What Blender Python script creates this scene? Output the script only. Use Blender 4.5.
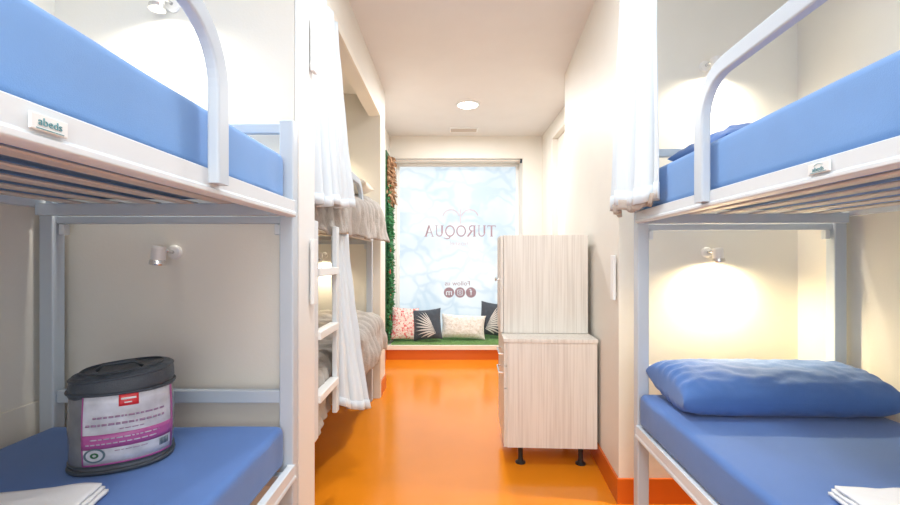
import bpy, math, random
from mathutils import Vector, Matrix, noise
random.seed(7)
C = bpy.context.scene.collection
for o in list(bpy.data.objects): bpy.data.objects.remove(o)

# ------------------------------------------------------------------ camera, world, lights, exposure
CAMZ = 1.20
cd = bpy.data.cameras.new('camera'); cam = bpy.data.objects.new('camera', cd); C.objects.link(cam)
cam.location = (0, 0, CAMZ); cam.rotation_euler = (math.pi/2, 0, 0)
cd.lens = 17.0; cd.sensor_width = 36; cd.shift_y = 6.5/900; cd.clip_start = 0.02
bpy.context.scene.camera = cam
vs = bpy.context.scene.view_settings
vs.view_transform = 'Standard'; vs.look = 'None'; vs.gamma = 1; vs.use_curve_mapping = False
vs.exposure = 1.0
w = bpy.data.worlds.new('world'); bpy.context.scene.world = w; w.use_nodes = True
w.node_tree.nodes['Background'].inputs[0].default_value = (0.9, 0.95, 1, 1)
w.node_tree.nodes['Background'].inputs[1].default_value = 0.6

def area(name, loc, sx, sy, power, col=(1, .96, .9), rot=(0, 0, 0), shape='RECTANGLE'):
    l = bpy.data.lights.new(name, 'AREA'); l.shape = shape; l.size = sx
    if shape in ('RECTANGLE', 'ELLIPSE'): l.size_y = sy
    l.energy = power; l.color = col
    o = bpy.data.objects.new(name, l); C.objects.link(o); o.location = loc; o.rotation_euler = rot
    return o
def spot(name, loc, power, rot, angle=110, blend=.6, col=(1, .8, .52), r=.02):
    l = bpy.data.lights.new(name, 'SPOT'); l.energy = power; l.color = col
    l.spot_size = math.radians(angle); l.spot_blend = blend; l.shadow_soft_size = r
    o = bpy.data.objects.new(name, l); C.objects.link(o); o.location = loc; o.rotation_euler = rot
    return o
area('ceiling_fill_rear', (0, -0.45, 2.735), 1.3, 0.7, 18, (.93, .97, 1))  # unseen panel above the camera, added for soft flat fill
area('ceiling_light_middle', (0.05, 1.55, 2.735), 0.32, 0.32, 10, (.93, .97, 1), shape='DISK')
area('ceiling_light_far', (0.18, 4.28, 2.725), 0.17, 0.17, 25, (.97, .98, 1), shape='DISK')
area('rear_fill_light', (0, -0.95, 1.25), 1.2, 1.9, 9, (.88, .96, 1), rot=(math.radians(90), 0, 0))  # added fill panel behind the camera; no doorway is built there
spot('upper_left_bulb', (-1.04, 1.505, 2.07), 12, (math.radians(8), 0, 0), 172, 1, (1, .92, .78))
spot('upper_right_bulb', (1.275, 2.02, 2.09), 13, (math.radians(8), 0, 0), 172, 1, (1, .89, .70))
spot('lower_right_bulb', (1.285, 2.02, 1.175), 21, (math.radians(8), 0, 0), 174, 1, (1, .80, .46))

spot('alcove_upper_bulb', (-1.08, 3.59, 2.09), 11, (math.radians(8), 0, 0), 172, 1, (1, .88, .66))
spot('alcove_lower_bulb', (-1.08, 3.59, 1.175), 6, (math.radians(8), 0, 0), 172, 1, (1, .86, .62))

# ------------------------------------------------------------------ materials
def mat(name, col, rough=.5, metal=0, bump=0, bscale=60, var=0, vscale=4, sheen=0, coat=0, spec=.5, emis=None, estr=0, trans=0, alpha=1):
    m = bpy.data.materials.new(name); m.use_nodes = True
    nt = m.node_tree; b = nt.nodes['Principled BSDF']
    b.inputs['Base Color'].default_value = (*col, 1); b.inputs['Roughness'].default_value = rough
    b.inputs['Metallic'].default_value = metal; b.inputs['Specular IOR Level'].default_value = spec
    b.inputs['Sheen Weight'].default_value = sheen; b.inputs['Coat Weight'].default_value = coat
    b.inputs['Transmission Weight'].default_value = trans; b.inputs['Alpha'].default_value = alpha
    if emis: b.inputs['Emission Color'].default_value = (*emis, 1); b.inputs['Emission Strength'].default_value = estr
    tc = nt.nodes.new('ShaderNodeTexCoord')
    if var:
        n = nt.nodes.new('ShaderNodeTexNoise'); n.inputs['Scale'].default_value = vscale; n.inputs['Detail'].default_value = 5
        nt.links.new(tc.outputs['Object'], n.inputs['Vector'])
        r = nt.nodes.new('ShaderNodeValToRGB')
        r.color_ramp.elements[0].position = .3; r.color_ramp.elements[1].position = .7
        r.color_ramp.elements[0].color = (*[c*(1-var) for c in col], 1)
        r.color_ramp.elements[1].color = (*[min(1, c*(1+var)) for c in col], 1)
        nt.links.new(n.outputs['Fac'], r.inputs[0]); nt.links.new(r.outputs[0], b.inputs['Base Color'])
    if bump:
        n2 = nt.nodes.new('ShaderNodeTexNoise'); n2.inputs['Scale'].default_value = bscale; n2.inputs['Detail'].default_value = 4
        nt.links.new(tc.outputs['Object'], n2.inputs['Vector'])
        bp = nt.nodes.new('ShaderNodeBump'); bp.inputs['Strength'].default_value = bump; bp.inputs['Distance'].default_value = .01
        nt.links.new(n2.outputs['Fac'], bp.inputs['Height']); nt.links.new(bp.outputs[0], b.inputs['Normal'])
    return m
M = {}
M['wall'] = mat('wall_paint', (.80, .765, .69), .55, bump=.05, bscale=150, var=.015)
M['ceil'] = mat('ceiling_paint', (.77, .76, .74), .7, var=.015)
M['floor'] = mat('orange_resin', (.78, .245, .010), .17, bump=.03, bscale=9, var=.06, vscale=2, spec=.6)
M['base'] = mat('orange_skirting', (.62, .13, .012), .35)
M['trim'] = mat('ivory_trim', (.84, .79, .69), .4)
M['white_trim'] = mat('white_lacquer', (.84, .85, .84), .35)
M['metal'] = mat('pale_blue_powder_coat', (.55, .615, .68), .38, bump=.03, bscale=300)
M['rail'] = mat('pale_grey_powder_coat', (.72, .76, .79), .38)
M['slat'] = mat('grey_brown_slat', (.70, .63, .55), .45)
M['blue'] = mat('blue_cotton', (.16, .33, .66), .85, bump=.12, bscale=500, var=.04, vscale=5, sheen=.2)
M['blue2'] = mat('shaded_sheet_pillow_blue', (.075, .18, .47), .8, bump=.12, bscale=500, var=.05, vscale=5, sheen=.2)  # sheet blue darkened for the lower bunks' shade; the pillows share it
M['curtain'] = mat('white_curtain', (.68, .74, .79), .8, bump=.06, bscale=400, sheen=.2)
M['lining'] = mat('shaded_lining', (.45, .38, .33), .9, bump=.2, bscale=200)  # shadow inside the curtain's lower fold, put into the lining's brown
M['quilt'] = mat('taupe_quilt', (.43, .395, .36), .85, bump=.5, bscale=90, var=.08, vscale=25, sheen=.2)
M['cream_cloth'] = mat('cream_cloth', (.78, .71, .60), .85, bump=.2, bscale=120)
M['white_cloth'] = mat('white_cotton', (.88, .88, .88), .85, bump=.2, bscale=80)
M['chrome'] = mat('satin_chrome', (.75, .75, .75), .22, metal=1)
M['black'] = mat('black_plastic', (.02, .02, .02), .4)
M['sconce'] = mat('white_enamel', (.82, .80, .77), .3)
M['bagdark'] = mat('charcoal_bag_fabric', (.05, .063, .08), .42, bump=.25, bscale=300)
M['bagclear'] = mat('grey_quilt_under_plastic', (.19, .20, .22), .25, bump=.35, bscale=22, var=.2, vscale=14, coat=.4)
M['label'] = mat('silver_white_card', (.56, .57, .63), .3, var=.22, vscale=22, coat=.4)
M['magenta'] = mat('magenta_print', (.42, .09, .30), .35)
M['red'] = mat('red_print', (.70, .03, .04), .35)
M['purple'] = mat('purple_print', (.38, .24, .37), .4)
M['ink'] = mat('grey_ink', (.10, .16, .20), .4)
M['teal_ink'] = mat('teal_ink', (.12, .32, .36), .4)
M['rose'] = mat('rose_vinyl', (.36, .25, .29), .6)
M['palerose'] = mat('pale_rose_vinyl', (.53, .47, .52), .6)
M['turf'] = mat('artificial_turf', (.20, .38, .12), .9, bump=1, bscale=300, var=.3, vscale=120)
M['leaf'] = mat('leaf_green', (.05, .22, .08), .5, var=.4, vscale=30)
M['leaf2'] = mat('deep_leaf_green', (.02, .12, .05), .5)
M['dry'] = mat('dried_foliage', (.42, .24, .13), .7, var=.3, vscale=30)
M['flower'] = mat('red_flower', (.55, .08, .05), .5)
M['palm'] = mat('silver_palm_print', (.62, .64, .62), .6)
M['cush_dark'] = mat('charcoal_velvet', (.045, .06, .08), .8, sheen=.3)

def wood():
    m = mat('bleached_oak', (.74, .68, .60), .45); nt = m.node_tree; b = nt.nodes['Principled BSDF']
    tc = nt.nodes.new('ShaderNodeTexCoord'); mp = nt.nodes.new('ShaderNodeMapping'); mp.inputs['Scale'].default_value = (95, 95, 2.0)
    n = nt.nodes.new('ShaderNodeTexNoise'); n.inputs['Scale'].default_value = 1; n.inputs['Detail'].default_value = 6
    r = nt.nodes.new('ShaderNodeValToRGB'); e = r.color_ramp.elements
    e[0].position = .32; e[0].color = (.70, .65, .58, 1); e[1].position = .58; e[1].color = (.84, .80, .73, 1)
    nt.links.new(tc.outputs['Object'], mp.inputs[0]); nt.links.new(mp.outputs[0], n.inputs['Vector'])
    nt.links.new(n.outputs['Fac'], r.inputs[0]); nt.links.new(r.outputs[0], b.inputs['Base Color'])
    return m
M['wood'] = wood()
def film():   # frosted window vinyl with daylight and a stone wall behind it
    m = bpy.data.materials.new('frosted_window_film'); m.use_nodes = True; nt = m.node_tree; b = nt.nodes['Principled BSDF']
    tc = nt.nodes.new('ShaderNodeTexCoord')
    wp = nt.nodes.new('ShaderNodeTexNoise'); wp.inputs['Scale'].default_value = 2.5
    nt.links.new(tc.outputs['Object'], wp.inputs['Vector'])
    ad = nt.nodes.new('ShaderNodeVectorMath'); ad.operation = 'SCALE'; ad.inputs['Scale'].default_value = .5
    nt.links.new(wp.outputs['Color'], ad.inputs[0])
    a2 = nt.nodes.new('ShaderNodeVectorMath'); a2.operation = 'ADD'
    nt.links.new(tc.outputs['Object'], a2.inputs[0]); nt.links.new(ad.outputs[0], a2.inputs[1])
    mp = nt.nodes.new('ShaderNodeMapping'); mp.inputs['Scale'].default_value = (2.8, 2.8, 4.6); nt.links.new(a2.outputs[0], mp.inputs[0])
    v = nt.nodes.new('ShaderNodeTexVoronoi'); v.feature = 'DISTANCE_TO_EDGE'; v.inputs['Scale'].default_value = 1.0
    nt.links.new(mp.outputs[0], v.inputs['Vector'])
    jr = nt.nodes.new('ShaderNodeMapRange'); jr.inputs['From Max'].default_value = .16; jr.interpolation_type = 'SMOOTHSTEP'
    nt.links.new(v.outputs['Distance'], jr.inputs['Value'])
    n = nt.nodes.new('ShaderNodeTexNoise'); n.inputs['Scale'].default_value = 1.6; n.inputs['Detail'].default_value = 6
    nt.links.new(tc.outputs['Object'], n.inputs['Vector'])
    mx = nt.nodes.new('ShaderNodeMath'); mx.operation = 'MULTIPLY_ADD'; mx.inputs[1].default_value = .18
    nt.links.new(jr.outputs[0], mx.inputs[0]); nt.links.new(n.outputs['Fac'], mx.inputs[2])
    r = nt.nodes.new('ShaderNodeValToRGB'); e = r.color_ramp.elements
    e[0].position = .44; e[0].color = (.345, .44, .515, 1); e[1].position = .74; e[1].color = (.53, .575, .59, 1)
    nt.links.new(mx.outputs[0], r.inputs[0])
    nt.links.new(r.outputs[0], b.inputs['Emission Color']); b.inputs['Emission Strength'].default_value = .72
    b.inputs['Base Color'].default_value = (.16, .18, .20, 1); b.inputs['Roughness'].default_value = .45
    return m
M['film'] = film()
def cush_mat(name, base, ink, lo, hi, scale, dist):
    m = mat(name, base, .85, bump=.5, bscale=160); nt = m.node_tree; b = nt.nodes['Principled BSDF']
    tc = nt.nodes.new('ShaderNodeTexCoord'); n = nt.nodes.new('ShaderNodeTexNoise')
    n.inputs['Scale'].default_value = scale; n.inputs['Distortion'].default_value = dist; n.inputs['Detail'].default_value = 2
    r = nt.nodes.new('ShaderNodeValToRGB'); e = r.color_ramp.elements
    e[0].position = lo; e[0].color = (*base, 1); e[1].position = hi; e[1].color = (*ink, 1)
    nt.links.new(tc.outputs['Object'], n.inputs['Vector']); nt.links.new(n.outputs['Fac'], r.inputs[0]); nt.links.new(r.outputs[0], b.inputs['Base Color'])
    return m
M['coral'] = cush_mat('coral_print_cotton', (.80, .72, .66), (.68, .17, .17), .50, .56, 22, 2.2)
M['knit'] = cush_mat('cream_tufted_wool', (.78, .77, .73), (.62, .58, .50), .45, .70, 40, .8)

# ------------------------------------------------------------------ geometry helpers
class MB:
    def __init__(s): s.v = []; s.f = []
    def add(s, vs_, fs):
        n = len(s.v); s.v += [tuple(p) for p in vs_]; s.f += [tuple(i+n for i in f) for f in fs]; return s
    def box(s, x0, x1, y0, y1, z0, z1):
        x0, x1 = sorted((x0, x1)); y0, y1 = sorted((y0, y1)); z0, z1 = sorted((z0, z1))
        return s.add([(x0,y0,z0),(x1,y0,z0),(x1,y1,z0),(x0,y1,z0),(x0,y0,z1),(x1,y0,z1),(x1,y1,z1),(x0,y1,z1)],
                     [(0,3,2,1),(4,5,6,7),(0,1,5,4),(1,2,6,5),(2,3,7,6),(3,0,4,7)])
    def prism(s, poly, z0, z1):
        n = len(poly)
        a = sum(poly[i][0]*poly[(i+1)%n][1]-poly[(i+1)%n][0]*poly[i][1] for i in range(n))
        if a < 0: poly = poly[::-1]
        s.add([(x,y,z0) for x,y in poly]+[(x,y,z1) for x,y in poly],
              [tuple(range(n))[::-1], tuple(range(n,2*n))]+[(i,(i+1)%n,(i+1)%n+n,i+n) for i in range(n)])
        return s
    def sweep(s, pts, sec, up=None, closed=False):
        """sec: list of (a,b) offsets in the frame (side, normal) of the path"""
        pts = [Vector(p) for p in pts]; n = len(pts); k = len(sec); vv = []
        prev = Vector(up) if up else None
        for i, p in enumerate(pts):
            t = (pts[min(i+1, n-1)]-pts[max(i-1, 0)]) if not closed else (pts[(i+1)%n]-pts[i-1])
            t.normalize()
            if prev is None: prev = Vector((0,0,1)) if abs(t.z) < .9 else Vector((1,0,0))
            if up: prev = Vector(up)
            side = t.cross(prev)
            if side.length < 1e-6: side = t.orthogonal()
            side.normalize(); nrm = side.cross(t).normalized()
            if not up: prev = nrm
            vv += [p+side*a+nrm*b for a, b in sec]
        ff = []
        m = n if closed else n-1
        for i in range(m):
            for j in range(k):
                a = i*k+j; b = i*k+(j+1)%k; c = ((i+1)%n)*k+(j+1)%k; d = ((i+1)%n)*k+j
                ff.append((a,b,c,d))
        if not closed: ff += [tuple(range(k))[::-1], tuple((n-1)*k+j for j in range(k))]
        return s.add(vv, ff)
    def tube(s, pts, r, k=12, closed=False):
        return s.sweep(pts, [(r*math.cos(2*math.pi*j/k), r*math.sin(2*math.pi*j/k)) for j in range(k)], closed=closed)
    def lathe(s, prof, mtx=Matrix(), k=24):
        vv = []; ff = []; n = len(prof)
        for r, z in prof:
            for j in range(k):
                a = 2*math.pi*j/k; vv.append(mtx @ Vector((r*math.cos(a), r*math.sin(a), z)))
        for i in range(n-1):
            for j in range(k):
                ff.append((i*k+j, i*k+(j+1)%k, (i+1)*k+(j+1)%k, (i+1)*k+j))
        ff += [tuple(range(k))[::-1], tuple((n-1)*k+j for j in range(k))]
        return s.add(vv, ff)
    def grid(s, fn, nu, nv, closed_u=False):
        vv = [fn(i/(nu if closed_u else nu-1), j/(nv-1)) for j in range(nv) for i in range(nu)]
        ff = []
        for j in range(nv-1):
            for i in range(nu if closed_u else nu-1):
                i2 = (i+1)%nu; ff.append((j*nu+i, j*nu+i2, (j+1)*nu+i2, (j+1)*nu+i))
        return s.add(vv, ff)
    def build(s, name, m, parent=None, loc=None, bevel=0, smooth=False, solid=0, subsurf=0, rot=None):
        me = bpy.data.meshes.new(name); me.from_pydata(s.v, [], s.f); me.validate(); me.update()
        o = bpy.data.objects.new(name, me); C.objects.link(o); me.materials.append(m)
        if parent: o.parent = parent
        if loc: o.location = loc
        if rot: o.rotation_euler = rot
        if smooth or bevel:
            for p in me.polygons: p.use_smooth = True
        if solid:
            md = o.modifiers.new('thickness', 'SOLIDIFY'); md.thickness = solid; md.offset = 0
        if bevel:
            md = o.modifiers.new('bevel', 'BEVEL'); md.width = bevel; md.segments = 2; md.limit_method = 'ANGLE'; md.harden_normals = True
        if subsurf:
            md = o.modifiers.new('sub', 'SUBSURF'); md.levels = subsurf; md.render_levels = subsurf
        return o
def tag(o, label=None, cat=None, group=None, kind=None):
    if label: o['label'] = label
    if cat: o['category'] = cat
    if group: o['group'] = group
    if kind: o['kind'] = kind
    return o
def empty(name, loc=(0,0,0), rz=0, label=None, cat=None, group=None):
    o = bpy.data.objects.new(name, None); C.objects.link(o); o.location = loc; o.rotation_euler = (0, 0, rz); o.empty_display_size = .1
    return tag(o, label, cat, group)
def kids(o): return [c for c in bpy.data.objects if c.parent == o]
def copy_tree(o, parent=None):
    c = o.copy(); C.objects.link(c); c.parent = parent
    for ch in kids(o): copy_tree(ch, c)
    return c
def struct(name, mb, m, **k):
    return tag(mb.build(name, m, **k), kind='structure')
def text_mesh(txt, size, extrude=.0005):
    cu = bpy.data.curves.new('t', 'FONT'); cu.body = txt; cu.size = size; cu.extrude = extrude; cu.align_x = 'CENTER'; cu.align_y = 'CENTER'
    cu.resolution_u = 4
    o = bpy.data.objects.new('t', cu); C.objects.link(o)
    bpy.context.view_layer.update()
    me = bpy.data.meshes.new_from_object(o.evaluated_get(bpy.context.evaluated_depsgraph_get()))
    v = [tuple(p.co) for p in me.vertices]; f = [tuple(p.vertices) for p in me.polygons]
    bpy.data.objects.remove(o); bpy.data.meshes.remove(me)
    return v, f
def arc(cx, cz, r, a0, a1, n=8):
    return [(cx+r*math.cos(math.radians(a0+(a1-a0)*i/n)), cz+r*math.sin(math.radians(a0+(a1-a0)*i/n))) for i in range(n+1)]
N = lambda x, y, z=0: noise.noise(Vector((x, y, z)))

# ------------------------------------------------------------------ the setting
CEIL = 2.76
def wr(y): return .83+.094*(y-2.09)             # corridor face of the slightly angled right-hand wall
struct('floor', MB().box(-1.75, 2.1, -1.2, 5.9, -.1, 0), M['floor'])
struct('ceiling', MB().box(-1.75, 2.1, -1.2, 5.9, CEIL, CEIL+.1), M['ceil'])
struct('wall_back', MB().box(-1.75, 2.1, -1.2, -1.05, 0, CEIL), M['wall'])
struct('wall_left', MB().box(-1.75, -1.46, -1.05, 1.66, 0, CEIL).box(-1.75, -1.57, 1.66, 4.0, 0, CEIL), M['wall'])
struct('wall_left_headboard', MB().box(-1.57, -.575, 1.57, 1.755, 0, CEIL), M['wall'])
struct('trim_1', MB().box(-.575, -.558, 1.57, 1.755, 0, CEIL), M['white_trim'], bevel=.004)
struct('wall_left_alcove_end', MB().box(-1.57, -.61, 3.66, 3.99, 0, CEIL), M['wall'])
struct('wall_left_header', MB().box(-.70, -.61, 1.755, 3.66, 2.43, CEIL), M['wall'])
struct('ceiling_alcove', MB().box(-1.57, -.70, 1.755, 3.66, 2.62, CEIL), M['ceil'])
t2 = MB().box(-.612, -.598, 1.755, 3.70, 2.43, 2.475)
struct('trim_2', t2, M['trim'], bevel=.003)
struct('trim_3', MB().box(-.612, -.598, 3.66, 3.70, 0, 2.43), M['trim'], bevel=.003)
struct('wall_left_far', MB().box(-1.0, -.77, 3.99, 5.9, 0, CEIL), M['wall'])
struct('trim_5', MB().box(-1.46, -1.452, -1.05, 1.57, 0, .70), M['trim'], bevel=.004)
struct('wall_right_side', MB().prism([(1.71, 2.09), (1.585, -1.05), (2.1, -1.05), (2.1, 2.09)], 0, CEIL), M['wall'])
struct('wall_right', MB().prism([(wr(2.09), 2.09), (wr(3.6), 3.6), (2.1, 3.6), (2.1, 2.09)], 0, CEIL), M['wall'])
# far right wall with a recessed doorway
struct('wall_right_far', MB().box(1.17, 2.1, 3.6, 3.75, 0, CEIL).box(1.17, 2.1, 4.87, 5.4, 0, CEIL).box(1.17, 2.1, 3.75, 4.87, 2.58, CEIL), M['wall'])
d = struct('door_1', MB().box(1.235, 1.28, 3.75, 4.87, 0, 2.58), M['wall'], bevel=.003)
MB().box(1.225, 1.235, 4.40, 4.405, 0, 2.58).build('door_gap', M['trim'], d)
# far wall with the window opening
struct('wall_far', MB().box(-.77, -.715, 5.4, 5.9, 0, 2.48).box(-.77, 2.1, 5.4, 5.9, 2.48, CEIL).box(.924, 2.1, 5.4, 5.9, 0, 2.48).box(-.715, .924, 5.78, 5.9, 0, 2.48), M['wall'])
bench = struct('trim_4', MB().box(-.77, 1.17, 5.05, 5.40, .118, .172).box(-.715, .924, 5.40, 5.72, .118, .172), M['trim'], bevel=.004)
struct('wall_far_plinth', MB().box(-.77, 1.17, 5.065, 5.40, 0, .118).box(-.715, .924, 5.4, 5.72, 0, .118), M['base'])
# skirtings
struct('baseboard_right', MB().prism([(wr(2.09)-.012, 2.078), (wr(3.6)-.012, 3.6), (wr(3.6), 3.6), (wr(2.09), 2.09), (1.70, 2.09), (1.70, 2.078)], 0, .123), M['base'])
struct('baseboard_left', MB().box(-.61, -.598, 3.705, 3.99, 0, .12), M['base'])
struct('baseboard_left_far', MB().box(-.77, -.758, 3.99, 5.06, 0, .12), M['base'])
struct('baseboard_left_headboard', MB().box(-1.44, -.56, 1.558, 1.57, 0, .12), M['base'])
struct('baseboard_right_far', MB().box(1.158, 1.17, 3.6, 3.75, 0, .12).box(1.158, 1.17, 4.94, 5.05, 0, .12), M['base'])

# window: frame, frosted printed film, mirrored lettering (seen from the inside)
win = struct('window_1', MB().box(-.715, -.675, 5.70, 5.76, .172, 2.48).box(.884, .924, 5.70, 5.76, .172, 2.48)
             .box(-.675, .884, 5.70, 5.76, .172, .21).box(-.675, .884, 5.70, 5.76, 2.44, 2.48), M['white_trim'], bevel=.004)
MB().box(-.675, .884, 5.725, 5.735, .21, 2.44).build('frosted_pane', M['film'], win)
WY = 5.7225
def mirrored(txt, size, x, z, name, m, sx=1.0):
    v, f = text_mesh(txt, size, .0015)
    b = MB(); b.add([(x-p[0]*sx, WY-p[2], z+p[1]) for p in v], f)
    return b.build(name, m, win)
K = 5.72/425
def wx(px): return (px-450)*K
def wz(py): return CAMZ+(259-py)*K
def serif_word(word, h, x0, zc, gap):
    """hand-drawn roman capitals: thick and thin strokes with serifs, mirrored"""
    def bar(p, q, w_): return ('l', p, q, w_)
    TH, tn = .15, .07
    G = {'T': (.78, [bar((.39, 0), (.39, 1), TH), bar((.02, .965), (.76, .965), tn), bar((.035, .82), (.035, 1), .05), bar((.745, .82), (.745, 1), .05), bar((.25, .02), (.53, .02), .045)]),
         'U': (.82, [bar((.17, .3), (.17, 1), TH), bar((.66, .3), (.66, 1), tn), ('a', .415, .31, .245, .27, 180, 360, .09), bar((.03, .98), (.31, .98), .045), bar((.55, .98), (.78, .98), .045)]),
         'R': (.82, [bar((.17, 0), (.17, 1), TH), ('a', .36, .74, .26, .235, -90, 90, .10), bar((.17, .97), (.37, .97), tn), bar((.17, .505), (.37, .505), tn), bar((.40, .50), (.76, .02), TH), bar((.03, .02), (.31, .02), .045), bar((.68, .02), (.84, .02), .045), bar((.03, .98), (.2, .98), .045)]),
         'O': (.92, [('a', .46, .5, .38, .46, 0, 360, .11)]),
         'Q': (.92, [('a', .46, .5, .38, .46, 0, 360, .11), ('a', .72, -.02, .26, .17, 150, 290, .09), bar((.80, -.18), (1.02, -.12), .06)]),
         'A': (.88, [bar((.10, 0), (.43, 1), tn), bar((.43, 1), (.74, 0), TH), bar((.20, .34), (.64, .34), .06), bar((-.01, .02), (.22, .02), .045), bar((.60, .02), (.88, .02), .045)])}
    tot = sum(G[c][0] for c in word)*h+gap*(len(word)-1); b = MB(); x = -tot/2
    for ci, c in enumerate(word):
        w_, st = G[c]; dy = WY-.0002*ci
        for k, t in enumerate(st):
            if t[0] == 'l':
                (ax, az), (bx, bz), tw = t[1:]
                pts = [(ax, az), (bx, bz)]
            else:
                _, cx, cz, rx, rz_, a0, a1, tw = t
                n = 28; pts = [(cx+rx*math.cos(math.radians(a0+(a1-a0)*q/n)), cz+rz_*math.sin(math.radians(a0+(a1-a0)*q/n))) for q in range(n+1)]
            P3 = [(x0-(x+px*h), dy-.00005*k, zc-h/2+pz*h) for px, pz in pts]
            b.sweep(P3, [(-tw*h/2, -.001), (tw*h/2, -.001), (tw*h/2, .001), (-tw*h/2, .001)], up=(0, 1, 0))
        x += w_*h+gap
    return b.build('window_lettering', M['rose'], win)
serif_word('TUROQUA', .150, wx(460), wz(231.0), .012)['label'] = 'rose mirrored capitals on the frosted pane'
mirrored('hostel', .085, wx(459), wz(243.5), 'window_lettering', M['palerose'], 1.25)['label'] = 'small pale script under the big capitals'
mirrored('Follow us', .085, wx(457.5), wz(283.5), 'window_lettering', M['rose'], 1.05)['label'] = 'small mirrored line above the round icons'
# pale emblem: two arches over a stem
e = MB()
for cx in (wx(451), wx(470)):
    e.sweep([(x, WY, z) for x, z in arc(cx, wz(218), .112, 15, 165, 14)], [(-.008,-.002),(.008,-.002),(.008,.002),(-.008,.002)], up=(0,1,0))
e.sweep([(wx(460.5), WY, wz(z)) for z in (224, 215, 209)], [(-.007,-.002),(.007,-.002),(.007,.002),(-.007,.002)], up=(0,1,0))
e.build('window_emblem', M['palerose'], win)
for px, ch in ((449, 'm'), (460, 'o'), (471, 'f')):
    ic = MB().lathe([(.070, 0), (.070, .003)], Matrix.Translation((wx(px), WY+.0015, wz(292.5))) @ Matrix.Rotation(math.pi/2, 4, 'X'), 28).build('round_icon', M['rose'], win)
    b = MB()
    if ch == 'o':
        cx, cz = wx(px), wz(292.5)
        sq = [(-.030, .001), (.030, .001)]
        for r0 in (.014,):
            b.tube([(cx+r0*math.cos(a*math.pi/8), WY-.003, cz+r0*math.sin(a*math.pi/8)) for a in range(16)], .0035, 6, closed=True)
        b.tube([(cx+.034*c, WY-.003, cz+.034*d_) for c, d_ in ((-1,-.75),(-.75,-1),(.75,-1),(1,-.75),(1,.75),(.75,1),(-.75,1),(-1,.75))], .0035, 6, closed=True)
    else:
        v, f = text_mesh(ch, .12, .001); b.add([(wx(px)-p[0], WY-.003-p[2], wz(292.5)+p[1]) for p in v], f)
    b.build('icon_glyph', M['film'], ic)
# roller blind housing above the pane
rb = empty('roller_blind', (.11, 5.46, 2.45), label='slim rolled-up grey blind along the top of the frosted window', cat='blind')
MB().tube([(-.80, 0, 0.012), (.79, 0, 0.012)], .009, 14).build('roller', M['slat'], rb, smooth=False)
MB().box(-.82, -.80, -.014, .014, -.008, .03).build('end_cap', M['metal'], rb)
MB().box(.79, .813, -.014, .014, -.014, .03).build('end_cap', M['bagdark'], rb)

# ------------------------------------------------------------------ ceiling fittings
dl = empty('ceiling_downlight', (.18, 4.28, CEIL), label='round lit recessed downlight in the middle of the corridor ceiling', cat='ceiling light')
MB().lathe([(.118, 0), (.118, -.012), (.10, -.016), (.098, -.008)][::-1], k=36).build('rim', M['white_trim'], dl)
M['glow'] = mat('lit_diffuser', (1, 1, 1), .5, emis=(1, .97, .9), estr=6)
MB().lathe([(.097, -.009), (.097, -.006)], k=36).build('diffuser', M['glow'], dl)
vt = empty('ceiling_vent', (.165, 5.12, CEIL), label='small pale slotted air vent in the ceiling near the window', cat='vent')
MB().box(-.17, .17, -.085, -.07, -.012, 0).box(-.17, .17, .07, .085, -.012, 0).box(-.17, -.155, -.07, .07, -.012, 0).box(.155, .17, -.07, .07, -.012, 0).build('frame', M['white_trim'], vt, bevel=.002)
g = MB()
for i in range(9): g.box(-.155, .155, -.062+i*.0155, -.056+i*.0155, -.010, -.002)
g.build('grille', M['slat'], vt)

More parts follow.
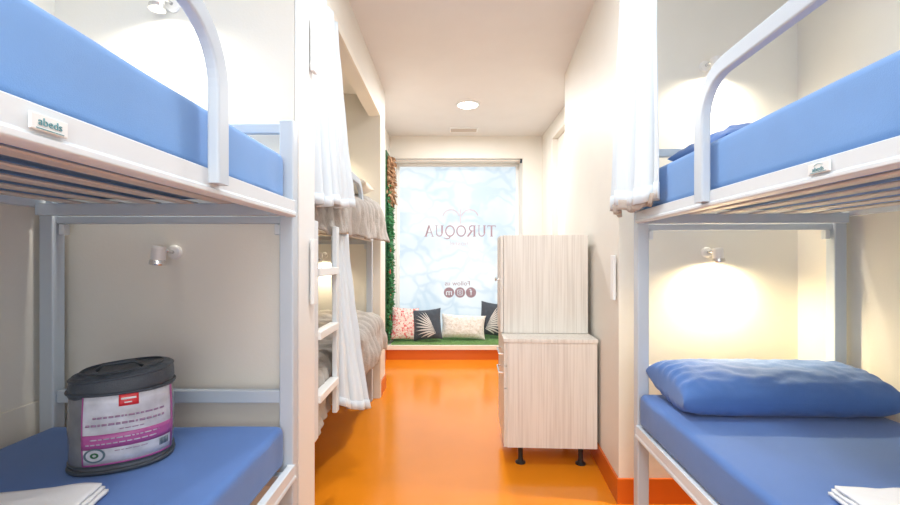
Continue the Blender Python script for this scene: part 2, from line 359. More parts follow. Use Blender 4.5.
# ------------------------------------------------------------------ bunk beds
L, W = 1.86, .88
ZR = dict(u_lip=1.35, u_top=1.405, l_lip=.42, l_top=.475)
def make_bunk(name, s, label, group='grey metal bunk beds'):
    """local frame: x = s*u across the bed from its corridor side, y = -v from head to foot"""
    W = .88 if s > 0 else .908
    root = empty(name, label=label, cat='bunk bed', group=group)
    B = lambda mb, u0, u1, v0, v1, z0, z1: mb.box(s*u0, s*u1, -v0, -v1, z0, z1)
    T = .05
    for u in (.01, W-T-.005):
        for v in (0, L-T):
            B(MB(), u, u+T, v, v+T, 0, 1.69).build('post', M['metal'], root, bevel=.006)
    def rail(z0, z1, front, nm):
        mb = MB(); h = z1-z0
        if front:
            # folded profile: tall flat face with a rolled lip along its bottom
            prof = [(.004, z1), (.004, z0+.30*h), (.000, z0+.26*h), (.000, z0+.05*h), (.006, z0), (.034, z0), (.036, z0+.012), (.030, z0+.016), (.030, z1)]
        else:
            prof = [(W, z1), (W, z0), (W-.03, z0), (W-.03, z1)]
        n = len(prof)
        vv = [(s*u, -(T+.001), z) for u, z in prof]+[(s*u, -(L-T-.001), z) for u, z in prof]
        ff = [(i, (i+1) % n, (i+1) % n+n, i+n) for i in range(n)]+[tuple(range(n)), tuple(range(n, 2*n))[::-1]]
        mb.add(vv, ff)
        return mb.build(nm, M['rail'], root, bevel=.0025)
    up = rail(1.356 if s > 0 else 1.348, 1.405, True, 'side_rail'); rail(1.378, 1.404, False, 'side_rail')
    rail(.425, .478, True, 'side_rail'); rail(.425, .478, False, 'side_rail')
    # cross members at both ends
    for v in (.062, L-.092):
        B(MB(), .032, W-.032, v, v+.03, 1.35, 1.39).build('end_rail', M['metal'], root, bevel=.003)
        B(MB(), .032, W-.032, v, v+.03, .425, .46).build('end_rail', M['metal'], root, bevel=.003)
    for v in (.012, L-.038):
        B(MB(), .06, W-.055, v, v+.026, 1.645, 1.68).build('headboard_bar', M['metal'], root, bevel=.004)
        B(MB(), .06, W-.055, v, v+.026, 1.325, 1.352).build('headboard_bar', M['metal'], root, bevel=.004)
        B(MB(), .06, W-.055, v, v+.026, .69, .735).build('headboard_bar', M['metal'], root, bevel=.004)
    # lengthwise slats with slightly sagging middles
    for z in (1.392, .462):
        for i in range(6):
            u0 = .065+i*.128
            mb = MB(); n = 14
            pts = [(s*(u0+.035), -(.064+(L-.128)*k/n), z-.004*math.sin(math.pi*k/n)) for k in range(n+1)]
            mb.sweep(pts, [(-.024, 0), (-.021, -.004), (.021, -.004), (.024, 0), (.021, .004), (-.021, .004)], up=(0, 0, 1))
            mb.build('slat', M['slat'], root)
    # clamp under the end rail at each head post
    for u in (.062, W-.083):
        mb = MB(); B(mb, u, u+.02, .012, .038, 1.285, 1.324)
        mb.build('clamp', M['rail'], root, bevel=.004)
    # safety hoop on the corridor side
    v0, v1, zt, r = (.60 if s > 0 else .56), 1.46, 1.738, (.13 if s > 0 else .15)
    pts = [(0.010, -v0, 1.372), (0.010, -v0, zt-r)]
    pts += [(0.010, -a, b) for a, b in [(v0+r-r*math.cos(t), zt-r+r*math.sin(t)) for t in [math.pi/2*i/10 for i in range(1, 11)]]]
    pts += [(0.010, -a, b) for a, b in [(v1-r+r*math.sin(t), zt-r+r*math.cos(t)) for t in [math.pi/2*i/10 for i in range(0, 11)]]]
    pts += [(0.010, -v1, 1.372)]
    pts = [(s*(x-.016), y, z) for x, y, z in pts]
    a, b = .014, .0235
    sec = []
    for qx, qy, st in ((a-.006, b-.006, 0), (-a+.006, b-.006, 90), (-a+.006, -b+.006, 180), (a-.006, -b+.006, 270)):
        for k in range(4):
            t = math.radians(st+30*k); sec.append((qx+.006*math.cos(t), qy+.006*math.sin(t)))
    # frame: side = across the bed, normal = in the plane of the hoop
    mb = MB(); n = len(pts); vv = []
    P3 = [Vector(p) for p in pts]
    for i, p in enumerate(P3):
        t = (P3[min(i+1, n-1)]-P3[max(i-1, 0)]).normalized(); sx = Vector((1, 0, 0)); nm = t.cross(sx).normalized()
        vv += [p+sx*q[0]+nm*q[1] for q in sec]
    k = len(sec); ff = [(i*k+j, i*k+(j+1) % k, (i+1)*k+(j+1) % k, (i+1)*k+j) for i in range(n-1) for j in range(k)]
    ff += [tuple(range(k))[::-1], tuple((n-1)*k+j for j in range(k))]
    mb.add(vv, ff); mb.build('guard_hoop', M['metal'], root, smooth=False)
    # maker's plate
    zp = 1.385 if s > 0 else 1.380
    pl = MB(); pc = 1.03 if s > 0 else .968
    B(pl, .0022, -.0022, pc-.027, pc+.027, zp-.011, zp+.011)
    plate = pl.build('maker_plate', M['white_trim'], root, bevel=.0015)
    v, f = text_mesh('abeds', .0145 if s < 0 else .012, .0004)
    # reads left to right as seen from the corridor
    d_ = -1 if s > 0 else 1
    tm = MB().add([(-s*(.0028+p[2]), -pc+d_*p[0]*1.05, (zp+.0005 if s < 0 else zp-.0025)+p[1]) for p in v], f)
    tm.build('lettering', M['teal_ink'], plate)
    ul = MB(); B(ul, -.0022, -.003, pc-.020, pc+.020, zp-.009, zp-.008)
    ul.build('underline', M['teal_ink'], plate)
    rf = [(-s*.0028, -pc+q, zz) for q, zz in ((-.012, zp+.005), (.001, zp+.009), (.010, zp+.005))]
    if s > 0: MB().tube(rf, .0005, 6).build('roof_mark', M['teal_ink'], plate)
    return root

bl = make_bunk('bunk_bed', -1, 'pale grey metal bunk bed in the left foreground, holding bare blue mattresses')
bl.location = (-.54, 1.54, 0)
br = make_bunk('bunk_bed', 1, 'pale grey metal bunk bed in the right foreground, warm lamp in its lower bunk')
br.location = (.805, 1.89, 0); br.rotation_euler = (0, 0, -math.atan(.055))
b2 = copy_tree(bl); b2.location = (-.645, 3.62, 0)
b2['label'] = 'white metal bunk bed inside the left wall alcove, under taupe quilts and behind white curtains'

def mattress(parent_loc, rz, s, z0, z1, label, group, m, uf=.036):
    """foam block in a fitted sheet, soft edges, slight puckers near the head corner"""
    W = .88 if s > 0 else .908
    u0, u1, v0, v1 = uf, W-.06, .058, L-.06
    o = empty('mattress', parent_loc, rz)
    mb = MB(); nu, nv = 40, 90; R = .022
    # closed section swept along v, ends rounded
    def sec(v, shrink):
        pts = []
        hw = (u1-u0)/2-shrink; cu = (u0+u1)/2; zc = (z0+z1)/2; hh = (z1-z0)/2-shrink*.6
        r = R
        for cx, cz, st in ((hw-r, hh-r, 0), (-hw+r, hh-r, 90), (-hw+r, -hh+r, 180), (hw-r, -hh+r, 270)):
            for k in range(6):
                t = math.radians(st+18*k); pts.append((cx+r*math.cos(t), cz+r*math.sin(t)))
        out = []
        n = len(pts)
        for i in range(n):   # subdivide the straights
            a = pts[i]; b = pts[(i+1) % n]
            d_ = math.hypot(a[0]-b[0], a[1]-b[1]); k = max(1, int(d_/.05)) if d_ > .03 else 1
            k = 16 if d_ > .4 else (4 if d_ > .04 else 1)
            for q in range(k):
                x = a[0]+(b[0]-a[0])*q/k; z = a[1]+(b[1]-a[1])*q/k
                # puckers on the sides near the head corners, gentle waviness on top
                side = 1 if abs(x) > hw-.004 else 0
                pk = side*.0035*math.sin(v*190+z*30)*math.exp(-((v-.20)/.06)**2)
                x2 = x*(1+0)+math.copysign(pk+.002*N(v*6, z*20, 3), x)
                z2 = z+(.003*N(x*4, v*4, 1.7) if z > 0 else 0)
                out.append((s*(cu-x2 if s > 0 else cu-x2), -v, zc+z2))
        return out
    rings = []
    vs_list = [v0]+[v0+R*(1-math.cos(t)) for t in (.5, 1.0, 1.57)]
    shr = [R*.9, R*.42, R*.12, 0]
    m_ = 70
    mid = [v0+R+(v1-v0-2*R)*i/m_ for i in range(1, m_)]
    allv = vs_list+mid+[v1-R*(1-math.cos(t)) for t in (1.57, 1.0, .5)]+[v1]
    alls = shr+[0]*len(mid)+shr[::-1]
    for v, sh in zip(allv, alls): rings.append(sec(v, sh))
    k = len(rings[0]); vv = [p for r in rings for p in r]; n = len(rings)
    ff = [(i*k+j, i*k+(j+1) % k, (i+1)*k+(j+1) % k, (i+1)*k+j) for i in range(n-1) for j in range(k)]
    ff += [tuple(range(k))[::-1], tuple((n-1)*k+j for j in range(k))]
    bpy.data.objects.remove(o)
    mb.add(vv, ff); o = mb.build('mattress', m, None, smooth=True)
    o.location = parent_loc; o.rotation_euler = (0, 0, rz)
    return tag(o, label, 'mattress', group)
rzr = -math.atan(.055)
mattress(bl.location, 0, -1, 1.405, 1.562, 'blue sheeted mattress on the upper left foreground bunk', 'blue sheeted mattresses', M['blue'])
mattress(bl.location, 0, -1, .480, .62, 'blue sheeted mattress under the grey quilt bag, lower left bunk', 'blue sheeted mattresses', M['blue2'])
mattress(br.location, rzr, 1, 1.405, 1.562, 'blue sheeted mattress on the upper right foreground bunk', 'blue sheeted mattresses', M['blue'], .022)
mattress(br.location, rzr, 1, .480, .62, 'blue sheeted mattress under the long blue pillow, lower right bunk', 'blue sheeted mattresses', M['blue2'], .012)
mattress(b2.location, 0, -1, 1.405, 1.562, 'pale mattress of the upper alcove bunk, mostly under the taupe quilt', 'alcove bunk mattresses', M['cream_cloth'])
mattress(b2.location, 0, -1, .480, .62, 'pale mattress of the lower alcove bunk, mostly under the taupe quilt', 'alcove bunk mattresses', M['cream_cloth'])

# ------------------------------------------------------------------ pillows and cushions
def pillow_mb(w, d_, h, p=3.0, q=.5, wr_=.006, seed=0, flat=.0, nu=72, nv=44, pinch=.10, endwr=0.0, pu=None):
    mb = MB()
    for sgn in (1, -1):
        def fn(a, b, sgn=sgn):
            u = math.sin((a-.5)*math.pi); v = math.sin((b-.5)*math.pi)
            t = (max(0, 1-abs(u)**(pu or p))**(q*.68 if pu else q))*max(0, 1-abs(v)**p)**q
            x = u*w/2*(1-pinch*(1-abs(u))*abs(v)**3*0-pinch*.5*(1-v*v)*0)
            k = 1-pinch*(1-u*u)*abs(v)**2*.6; kx = 1-pinch*(1-v*v)*abs(u)**2*.6
            wrk = wr_*(N(u*5+seed, v*4, seed)+.6*N(u*13, v*9+seed, 2)) + endwr*abs(u)**4*math.sin(v*22+seed)*(1-abs(v))
            z = sgn*h/2*t + (wrk*min(1, t*2) if t > 0 else 0)
            if sgn < 0: z = max(z, -h/2*(1-flat))
            return (x*kx, v*d_/2*k, z)
        g_ = MB().grid(fn, nu, nv)
        f = g_.f if sgn > 0 else [x[::-1] for x in g_.f]
        mb.add(g_.v, f)
    return mb
o = pillow_mb(.785, .32, .175, p=2.4, q=.42, wr_=.006, seed=4, flat=.2, nu=96, endwr=.008, pu=7, pinch=.05).build('pillow', M['blue2'], None, smooth=True)
o.location = (1.232, 1.662, .702); o.rotation_euler = (math.radians(6), 0, math.radians(-2))
tag(o, 'long plump blue pillow at the head of the lower right bunk', 'pillow', 'blue pillows')
o = pillow_mb(.62, .36, .13, p=3.6, q=.5, wr_=.01, seed=9, flat=.25).build('pillow', M['blue2'], None, smooth=True)
o.location = (1.22, 1.60, 1.615); o.rotation_euler = (0, 0, math.radians(2))
tag(o, 'blue pillow at the head of the upper right bunk', 'pillow', 'blue pillows')

# ------------------------------------------------------------------ wall lamps
def sconce(loc, label, lit, tilt=0, side=-1):
    r = empty('wall_lamp', loc, 0, label, 'wall lamp', 'small white bunk reading lamps')
    RX = Matrix.Rotation(math.pi/2, 4, 'X')
    MB().lathe([(.026, 0), (.026, .008), (.022, .012), (.008, .014)], RX, 28).build('wall_plate', M['sconce'], r)
    MB().tube([(0, -.012, 0), (side*.006, -.035, .004), (side*.02, -.05, .012)], .006, 10).build('arm', M['chrome'], r, smooth=True)
    T_ = Matrix.Translation((side*.024, -.055, -.008)) @ Matrix.Rotation(tilt, 4, 'Y')
    hd = MB().lathe([(.008, .030), (.021, .028), (.023, .020), (.023, -.022), (.020, -.022), (.019, .0)], T_, 28).build('lamp_head', M['sconce'], r)
    MB().lathe([(.0235, -.020), (.026, -.022), (.027, -.034), (.026, -.038), (.021, -.038)][::-1], T_, 28).build('lamp_collar', M['chrome'], hd)
    bm = M['glow'] if lit else M['chrome']
    MB().lathe([(.0195, -.034), (.0195, -.036)], T_, 20).build('bulb', bm, hd)
    return r
sconce((-1.015, 1.57, 1.225), 'unlit white lamp on the headboard wall of the lower left bunk', False, .1, -1)
sconce((-1.02, 1.57, 2.135), 'lit white lamp above the upper left bunk', True, 0, -1)
sconce((1.26, 2.09, 1.232), 'lit white lamp throwing a warm pool in the lower right bunk', True, -.1, 1)
sconce((1.25, 2.09, 2.145), 'lit white lamp above the upper right bunk, behind the hoop', True, -.1, 1)

sconce((-1.08, 3.66, 2.145), 'white lamp on the far end wall of the upper alcove bunk', True, 0, -1)
sconce((-1.08, 3.66, 1.232), 'white lamp on the far end wall of the lower alcove bunk', True, 0, -1)

# ------------------------------------------------------------------ flat upright pull handles on the walls
def pull(x, y, z, h, label, s, rz=0):
    r = empty('pull_handle', (x, y, z), rz, label, 'handle', 'white upright wall handles')
    MB().box(s*.006, s*.022, -.022, .022, 0, h).build('grip', M['white_trim'], r, bevel=.003)
    
    for q in (.02, h-.04): MB().box(0, s*.012, -.008, .008, q, q+.02).build('standoff', M['white_trim'], r)
pull(-.558, 1.70, 1.2+.745, .215, 'white upright handle high on the narrow post beside the upper left curtain', 1)
pull(-.558, 1.70, 1.2-.18, .26, 'white upright handle on the narrow post just below the alcove quilt', 1)
pull(wr(2.135), 2.135, 1.2-.205, .225, 'slim white handle on the right wall between cabinet and bunk', -1, -math.atan(.094))

# ------------------------------------------------------------------ curtains
def curtain(name, top, bot, zt, zb, pleats, at, ab, label, lining=False, hem=.012, ph=0, power=1.3, nu=150, nv=40):
    def P(path, t):
        t = t*(len(path)-1); i = min(int(t), len(path)-2); f = t-i
        return Vector(path[i]).lerp(Vector(path[i+1]), f)
    def fn(a, b, off=0, zo=0):
        e_ = b**power
        p = P(top, a).lerp(P(bot, a), e_)
        t = (P(top, min(1, a+.02))-P(top, max(0, a-.02))).lerp(P(bot, min(1, a+.02))-P(bot, max(0, a-.02)), e_)
        n = Vector((-t.y, t.x)).normalized()
        amp = at+(ab-at)*e_
        o_ = amp*(math.sin(2*math.pi*pleats*a+ph+.5*math.sin(b*2.2))+.35*math.sin(2*math.pi*pleats*2.3*a+1+b*1.5))
        o_ += .006*N(a*6, b*5, ph)
        zz = zb if not isinstance(zb, tuple) else zb[0]+(zb[1]-zb[0])*a
        z = zt+(zz-zt)*b+hem*b*math.sin(2*math.pi*pleats*a*.5+ph)*.6
        return (p.x+n.x*o_, p.y+n.y*o_, z+zo)
    mb = MB().grid(fn, nu, nv)
    r = mb.build(name, M['curtain'], None, smooth=True, solid=.004)
    tag(r, label, 'curtain', 'white bunk curtains')
    # stitched hem
    h = MB().grid(lambda a, b: fn(a, .955+b*.047), nu, 3).build('hem', M['curtain'], r, smooth=True, solid=.009)
    if lining:
        def fl(a, b):
            x, y, z = fn(a, 1.0)
            c = P(bot, .5)
            k = .12+.10*b
            return (x+(c.x-x)*k, y+(c.y-y)*k, z+.02-.045*b+.004*math.sin(a*37)*b)
        MB().grid(fl, nu, 4).build('lining', M['lining'], r, smooth=True, solid=.004)
    return r
curtain('curtain', [(.80, 1.62), (.79, 1.72), (.775, 1.82), (.80, 1.96)], [(.795, 1.585), (.77, 1.66), (.73, 1.76), (.72, 1.86), (.78, 1.98)],
        2.745, 1.425, 3.5, .012, .022, 'white gathered curtain hanging at the head of the right foreground bunk', lining=True, ph=.4)
curtain('curtain', [(-.60, 1.765), (-.588, 1.95), (-.59, 2.20)], [(-.585, 1.79), (-.545, 2.0), (-.54, 2.29)],
        2.425, (1.43, 1.475), 4.5, .010, .022, 'white curtain drawn aside on the upper alcove bunk, left of corridor', ph=1.1)
curtain('curtain', [(-.605, 2.20), (-.60, 2.33), (-.60, 2.52)], [(-.55, 2.14), (-.475, 2.25), (-.465, 2.42)],
        1.345, (.46, .355), 3.0, .010, .024, 'white curtain hanging beside the ladder, falling below the lower alcove bunk', ph=2.0)

# ------------------------------------------------------------------ alcove bunk: quilts, pillow, ladder
def quilt(y0, y1, ztop, zbot, xin, xout, puff, label, seed, endpuff):
    def fn(a, b):
        y = y0+(y1-y0)*a; xo_ = xout+.055*max(0, (a-.35)/.65)
        Wt = abs(xin-xout); D = ztop-zbot; R = .05; tot = Wt+D
        d_ = b*tot
        hump = endpuff*math.exp(-((a-.93)/.16)**2)
        if d_ < Wt-R: x = xin+d_*(xo_-xin)/Wt; z = ztop+hump*math.sin(math.pi*min(1, d_/Wt)*.8); nx, nz = 0, 1
        elif d_ < Wt-R+R*math.pi/2:
            t = (d_-(Wt-R))/R; x = xo_-R+R*math.sin(t); z = ztop-R+R*math.cos(t)+hump*.5*math.cos(t); nx, nz = math.sin(t), math.cos(t)
        else:
            x = xo_; z = ztop-R-(d_-(Wt-R+R*math.pi/2)); nx, nz = 1, 0
        wv = puff*(N(a*9+seed, b*5, seed)+.5*N(a*22, b*9+seed, 1)) + puff*.45*abs(math.sin((a*19+.8*b)*math.pi))
        flare = .05*max(0, b-.7)/.3*(.5+.5*math.sin(a*17+seed))
        x += nx*(wv+flare+.015); z += nz*(wv+.01)+(.045*N(a*9, seed)*(b-.7)/.3 if b > .7 else 0)
        return (x, y, z)
    o = MB().grid(fn, 120, 64).build('quilt', M['quilt'], None, smooth=True, solid=.012)
    return tag(o, label, 'quilt', 'taupe quilts in the alcove bunk')
quilt(1.80, 3.56, 1.60, 1.36, -1.36, -.645, .030, 'taupe ribbed quilt hanging over the edge of the upper alcove bunk', 3.3, .09)
quilt(1.80, 3.56, .685, .46, -1.36, -.640, .035, 'taupe ribbed quilt spilling over the side of the lower alcove bunk', 8.1, .07)
o = pillow_mb(.5, .34, .13, p=3, q=.5, seed=2).build('pillow', M['cream_cloth'], None, smooth=True)
o.location = (-.93, 1.97, .80); o.rotation_euler = (0, 0, math.radians(90))
tag(o, 'cream pillow on the lower alcove bunk behind the ladder', 'pillow', 'cream pillows in the alcove bunk')
o = pillow_mb(.5, .34, .13, p=3, q=.5, seed=5).build('pillow', M['cream_cloth'], None, smooth=True)
o.location = (-.88, 3.36, 1.775)
tag(o, 'cream pillow at the far end of the upper alcove bunk', 'pillow', 'cream pillows in the alcove bunk')
ld = empty('ladder', (-.570, 1.95, .44), label='short white metal bunk ladder hung on the alcove bunk beside the curtain', cat='ladder')
for y in (-.17, .17): MB().box(-.012, .012, y-.024, y+.024, 0, .92).build('stile', M['rail'], ld, bevel=.004)
for z in (.145, .415, .685): MB().box(-.022, .022, -.146, .146, z, z+.035).build('rung', M['white_trim'], ld, bevel=.004)

# ------------------------------------------------------------------ cabinets
cb = empty('drawer_cabinet', (.590, 2.69, 0), -math.atan(.05), 'bleached oak drawer cabinet on black feet against the right wall', 'cabinet')
hw, hd_ = .266, .245
z0, z1 = .11, .739
MB().box(-hw+.018, hw, -hd_+.018, hd_-.018, z0, z0+.018).box(-hw+.018, hw, -hd_+.018, hd_-.018, z1-.040, z1-.022).box(hw-.018, hw, -hd_+.018, hd_-.018, z0+.018, z1-.04).build('carcass', M['wood'], cb)
for y in (-hd_, hd_-.018): MB().box(-hw+.018, hw, y, y+.018, z0, z1-.022).build('side_panel', M['wood'], cb, bevel=.0015)
MB().box(-hw-.002, hw+.004, -hd_-.004, hd_+.002, z1-.022, z1).build('top_panel', M['wood'], cb, bevel=.002)
for a, b, hz in ((z0+.002, .448, None), (.452, .578, .52), (.582, z1-.026, .632)):
    dr = MB().box(-hw, -hw+.017, -hd_+.002, hd_-.002, a, b).build('drawer' if hz else 'door', M['wood'], cb, bevel=.0015)
    if hz: MB().tube([(-hw, -.16, hz), (-hw-.022, -.16, hz), (-hw-.022, .02, hz), (-hw, .02, hz)], .005, 10).build('handle', M['chrome'], dr)
for x in (-.165, .185):
    for y in (-.19, .19):
        MB().lathe([(.030, 0), (.030, .006), (.018, .012), (.014, .03), (.014, .085), (.024, .095), (.026, .11)], Matrix.Translation((x, y, 0)), 18).build('foot', M['black'], cb)
uc = empty('cupboard', (.590, 2.79, .741), -math.atan(.05), 'tall bleached oak cupboard stacked on top of the drawer cabinet', 'cabinet')
hw, hd_, H = .268, .16, .607
for y in (-hd_, hd_-.018): MB().box(-hw+.02, hw, y, y+.018, 0, H).build('side_panel', M['wood'], uc, bevel=.0015)
MB().box(-hw+.02, hw, -hd_+.018, hd_-.018, 0, .018).box(-hw+.02, hw, -hd_+.018, hd_-.018, H-.018, H).box(hw-.008, hw, -hd_+.018, hd_-.018, .018, H-.018).build('carcass', M['wood'], uc)
dr = MB().box(-hw, -hw+.018, -hd_+.002, hd_-.002, .002, H-.002).build('door', M['wood'], uc, bevel=.002)
MB().lathe([(.004, 0), (.004, .018), (.011, .022), (.012, .030), (.004, .034)], Matrix.Translation((-hw, -.10, .33)) @ Matrix.Rotation(-math.pi/2, 4, 'Y'), 16).build('knob', M['chrome'], dr)

# ------------------------------------------------------------------ quilt bag on the lower left bunk
bag = empty('quilt_bag', (-.950, 1.238, .622), math.radians(27), 'grey zipped quilt bag with a magenta label, on the lower left bunk', 'bag')
A_, B_, HB = .120, .100, .262
def ell(t, k=1.0, dz=0, p=2.4):
    c, s_ = math.cos(t), math.sin(t)
    return (A_*k*math.copysign(abs(c)**(2/p), c), (B_*k)*math.copysign(abs(s_)**(2/p), s_))
def bag_r(h):   # radius factor along the height
    return .985+.035*math.sin(math.pi*min(1, max(0, h)))
def body_pt(t, h, off=0, wr_=1):
    x, y = ell(t, bag_r(h)); n = Vector((x/A_**2, y/B_**2)).normalized()
    w_ = off+wr_*.003*N(t*3, h*6, 5)
    return (x+n.x*w_, y+n.y*w_, .006+h*(HB-.05))
nb = 96
mb = MB().grid(lambda a, b: body_pt(a*2*math.pi, b), nb, 16, True); mb.f.append(tuple(range(nb))[::-1]); mb.f.append(tuple(range(15*nb, 16*nb)))
mb.build('side_wall', M['bagclear'], bag, smooth=True)
# lid with a soft, slightly domed and dented top
def lid(a, b):
    t = a*2*math.pi
    prof = [(1.012, HB-.052), (1.03, HB-.046), (1.02, HB-.028), (1.0, HB-.012), (.955, HB), (.85, HB+.004), (.55, HB+.0), (.25, HB-.004), (.0, HB-.006)]
    q = b*(len(prof)-1); i = min(int(q), len(prof)-2); f = q-i
    k = prof[i][0]*(1-f)+prof[i+1][0]*f; z = prof[i][1]*(1-f)+prof[i+1][1]*f
    x, y = ell(t, k)
    return (x, y, z+.0045*N(x*22, y*22, 4)+.010*(x/A_))
mb = MB().grid(lid, nb, 30, True); mb.build('lid', M['bagdark'], bag, smooth=True)
def ring(k, z, r, tiltx=.0, nm='piping', m=M['bagdark']):
    MB().tube([(*ell(2*math.pi*i/64, k), z+tiltx*ell(2*math.pi*i/64, k)[0]/A_) for i in range(64)], r, 8, closed=True).build(nm, m, bag, smooth=True)
ring(1.0, .006, .006); ring(1.005, .022, .003); ring(1.035, HB-.048, .004); ring(.985, HB-.008, .0045, .010); ring(.80, HB+.006, .003, .008, 'zip')
MB().tube([(-.055, -.03, HB+.004), (-.04, -.035, HB+.020), (.03, -.035, HB+.024), (.05, -.03, HB+.008)], .005, 8).build('carry_strap', M['bagdark'], bag, smooth=True)
# label, printed card behind the clear front
def patch(a0, a1, h0, h1, off, name, m, par, nu=24, nv=4):
    """a in metres along the front, measured from the middle"""
    def fn(a, b):
        aa = a0+(a1-a0)*a
        t = -math.pi/2+math.copysign(1, aa)*math.acos(max(-1, min(1, 1-0)))*0
        # invert: find t on the front with x = aa
        x = max(-.995, min(.995, aa/(A_*1.0)))
        t = -math.acos(math.copysign(abs(x)**1.2, x))
        return body_pt(t, h0+(h1-h0)*b, off, 0)
    return MB().grid(fn, nu, nv).build(name, m, par, smooth=True, solid=.0006)
lb = patch(-.070, .116, .10, .99, .0045, 'label_card', M['label'], bag, 40, 8)
patch(-.070, .116, .31, .49, .0056, 'magenta_band', M['magenta'], lb, 30)
for e0, e1, g0, g1 in ((-.070, -.067, .10, .99), (.113, .116, .10, .99), (-.067, .113, .10, .12)):
    patch(e0, e1, g0, g1, .0056, 'magenta_border', M['magenta'], lb, 20)
rl = patch(.008, .050, .82, .97, .0060, 'red_logo', M['red'], lb, 8)
patch(.013, .045, .90, .925, .0068, 'logo_lettering', M['white_cloth'], rl, 6, 2)
patch(.020, .036, .855, .870, .0068, 'logo_lettering', M['white_cloth'], rl, 6, 2)
random.seed(3)
for hh, a0, a1, th, m in ((.70, -.045, .10, .035, 'purple'), (.61, -.06, .10, .040, 'purple'), (.54, .01, .06, .018, 'purple'), (.43, -.05, .09, .020, 'label'), (.37, -.06, .085, .020, 'label'), (.27, .0, .07, .012, 'purple')):
    a = a0
    while a < a1:
        w_ = random.uniform(.004, .014); patch(a, min(a+w_, a1), hh-th*.35, hh+th*.35, .0066, 'print_line', M[m], lb, 3, 2); a += w_+.003
cx, cz = -.042, .235
def badge(r0, r1, off, m, nm):
    def fn(a, b):
        rr = r0+(r1-r0)*b; th = a*2*math.pi
        aa = cx+rr*math.cos(th); x = max(-.99, min(.99, aa/A_)); t = -math.acos(math.copysign(abs(x)**1.2, x))
        return body_pt(t, cz+rr*math.sin(th)*.75/(HB-.07), off, 0)
    MB().grid(fn, 28, 3, True).build(nm, m, lb, solid=.0005)
badge(.002, .019, .0062, M['label'], 'round_badge'); badge(.018, .023, .0068, M['ink'], 'badge_ring'); badge(.004, .009, .0068, M['leaf2'], 'badge_leaf')
for i in range(6): patch(.092+i*.0028, .0935+i*.0028, .20, .29, .0066, 'bar_code', M['ink'], lb, 2, 2)

# ------------------------------------------------------------------ folded white towels at the bottom of the frame
def towel(loc, rz, w_, d_, label, seed):
    o = empty('folded_towel', loc, rz, label, 'towel', 'white towels on the lower bunks')
    for i in range(3):
        def fn(a, b, i=i):
            x = (a-.5)*w_*(1-.03*i); y = (b-.5)*d_*(1-.04*i)
            rise = .010*i+.008+.010*max(0, N(a*3+seed, b*3, i))
            return (x+.006*N(b*4, seed+i), y+.006*N(a*4, seed+i+3), rise)
        MB().grid(fn, 30, 22).build('towel_fold', M['white_cloth'], o, smooth=True, solid=.007)
    return o
towel((-.985, .905, .622), math.radians(12), .34, .22, 'white folded towel in front of the quilt bag on the lower left bunk', 1)
t = towel((1.055, .915, .622), math.radians(-8), .30, .20, 'white crumpled towel on the lower right bunk, near the right edge', 6)
def crump(a, b):
    x = (a-.5)*.16; y = (b-.5)*.12
    return (x+.10, y+.02, .034+.035*max(0, 1-((a-.5)**2+(b-.5)**2)*3.4)+.016*N(a*6, b*6, 2))
MB().grid(crump, 30, 24).build('towel_fold', M['white_cloth'], t, smooth=True, solid=.006)

# ------------------------------------------------------------------ window bench: turf and cushions
turf = MB().box(-.705, .92, 5.085, 5.69, .173, .190).box(.92, 1.16, 5.085, 5.39, .173, .190)
random.seed(5)
for i in range(5000):
    x = random.uniform(-.70, .9); y = random.uniform(5.085, 5.68); a = random.uniform(0, 3.1); h = random.uniform(.006, .016)
    dx, dy = .003*math.cos(a), .003*math.sin(a)
    turf.add([(x-dx, y-dy, .189), (x+dx, y+dy, .189), (x+dy*2, y-dx*2, .189+h)], [(0, 1, 2)])
o = turf.build('turf_mat', M['turf']); tag(o, 'green artificial turf mat covering the low window bench', 'turf', kind='stuff')
def cushion(x, y, w_, h_, th, lean, rz, rr, m, label, seed, nm='cushion', z=.203):
    o = pillow_mb(w_, h_, th, p=2.6, q=.55, wr_=.006, seed=seed, nu=48, nv=48, pinch=.12).build(nm, m, None, smooth=True)
    o.matrix_world = Matrix.Translation((x, y, z+h_/2*math.cos(lean)*(abs(math.cos(rr))+abs(math.sin(rr))*w_/h_*.9)*.97)) @ Matrix.Rotation(rz, 4, 'Z') @ Matrix.Rotation(math.pi/2-lean, 4, 'X') @ Matrix.Rotation(rr, 4, 'Z')
    return tag(o, label, 'cushion', 'cushions on the window bench')
def palm_print(o, w_, h_, th, flip=1, seed=0):
    mb = MB()
    def surf(u, v):
        t = max(0, (1-abs(u)**2.6)*(1-abs(v)**2.6))**.55
        return (u*w_/2*(1-.072*(1-v*v)*u*u), v*h_/2*(1-.072*(1-u*u)*v*v), th/2*t+.0095+ .006*N(0, 0))
    for i in range(11):
        f = i/10
        sx, sy = .75-.25*f*0, -.75
        u0, v0 = flip*(.62-.25*f), -.62+.95*f*.7
        ang = math.radians(195-75*f)
        ln = .75+.5*math.sin(f*3.1)+.25
        pts = []
        for k in range(9):
            q = k/8; u = u0+flip*ln*q*math.cos(ang); v = v0+ln*q*math.sin(ang)-.25*q*q*(1-f)
            if abs(u) > .9 or abs(v) > .9: break
            pts.append((u, v, .048*math.sin(math.pi*min(1, q+.08))))
        if len(pts) < 3: continue
        L_ = [surf(u, v+w2) for u, v, w2 in pts]; R_ = [surf(u, v-w2) for u, v, w2 in pts]
        n = len(pts); mb.add(L_+R_, [(k, k+1, n+k+1, n+k) for k in range(n-1)])
    return mb.build('palm_print', M['palm'], o, solid=.001)
cushion(-.558, 5.245, .345, .40, .12, math.radians(14), math.radians(16), math.radians(-5), M['coral'], 'cream cushion with a coral red print, at the left end of the bench', 1)
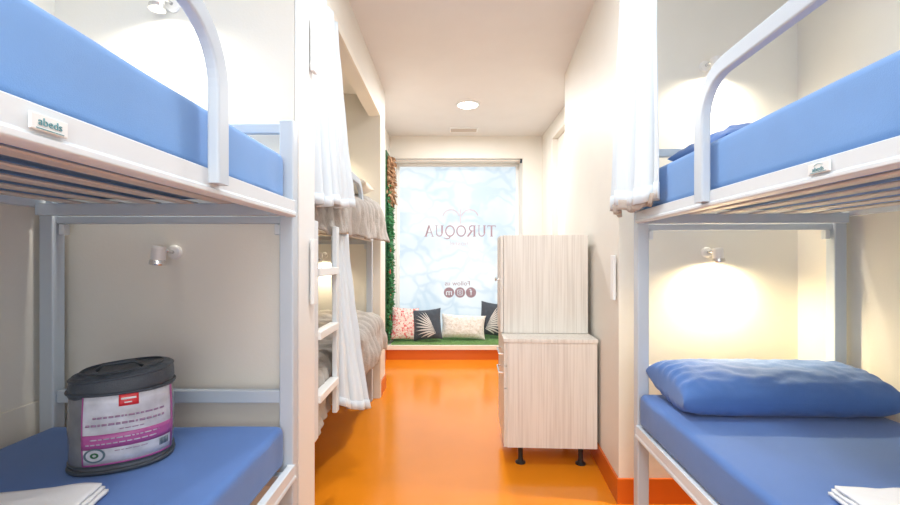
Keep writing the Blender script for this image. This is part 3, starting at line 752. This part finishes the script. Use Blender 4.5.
c = cushion(-.280, 5.22, .36, .38, .13, math.radians(14), math.radians(-8), math.radians(6), M['cush_dark'], 'dark cushion with silver palm fronds, second from the left', 2)
palm_print(c, .36, .38, .13, 1)
cushion(.165, 5.31, .56, .30, .14, math.radians(16), 0, math.radians(-3), M['knit'], 'wide cream tufted cushion in the middle of the bench', 3)
c = cushion(.575, 5.42, .40, .43, .12, math.radians(12), math.radians(5), math.radians(-8), M['cush_dark'], 'dark cushion with silver palm fronds, half hidden behind the cabinets', 4)
palm_print(c, .40, .43, .12, -1)

# ------------------------------------------------------------------ artificial green wall panel
gw = empty('green_wall_panel', (-.768, 5.215, .195), label='artificial green foliage panel with red flowers left of the frosted window', cat='foliage panel')
MB().box(.0, .012, -.165, .175, 0, 2.3).build('backing', M['leaf2'], gw)
random.seed(11)
def leaves(n, y0, y1, zlo, zhi, size, xo, m, nm, droop=0, par=None):
    mb = MB()
    for i in range(n):
        y = random.uniform(y0, y1); z = random.uniform(zlo, zhi); x = random.uniform(.008, xo)
        d_ = Vector((random.uniform(.1, 1), random.uniform(-1, 1), random.uniform(-1, 1)-droop)).normalized()
        s_ = d_.cross(Vector((random.uniform(-1, 1), random.uniform(-1, 1), random.uniform(-1, 1)))).normalized()
        l = size*random.uniform(.6, 1.2); p = Vector((x, y, z)); up = d_.cross(s_)*l*.12
        a = p; b = p+d_*l*.5+s_*l*.22+up; c_ = p+d_*l; e_ = p+d_*l*.5-s_*l*.22+up
        mb.add([a, b, c_, e_], [(0, 1, 2), (0, 2, 3)])
    o = mb.build(nm, m, gw); o['kind'] = 'stuff'; return o
leaves(2200, -.16, .165, 0.02, 1.9, .05, .045, M['leaf'], 'foliage')
leaves(900, -.16, .165, 0.02, 1.9, .055, .02, M['leaf2'], 'foliage')
leaves(800, -.15, .15, 1.70, 2.26, .085, .05, M['dry'], 'dried_foliage', 1.2)
for y, z in ((-.12, .30), (-.10, .56), (.05, .33), (-.12, .85), (.1, .62), (-.08, 1.12), (.06, .95)):
    MB().lathe([(.004, 0), (.032, .012), (.036, .022), (.015, .028), (.006, .020)], Matrix.Translation((.03, y, z)) @ Matrix.Rotation(math.pi/2, 4, 'Y'), 9).build('flower', M['flower'], gw)
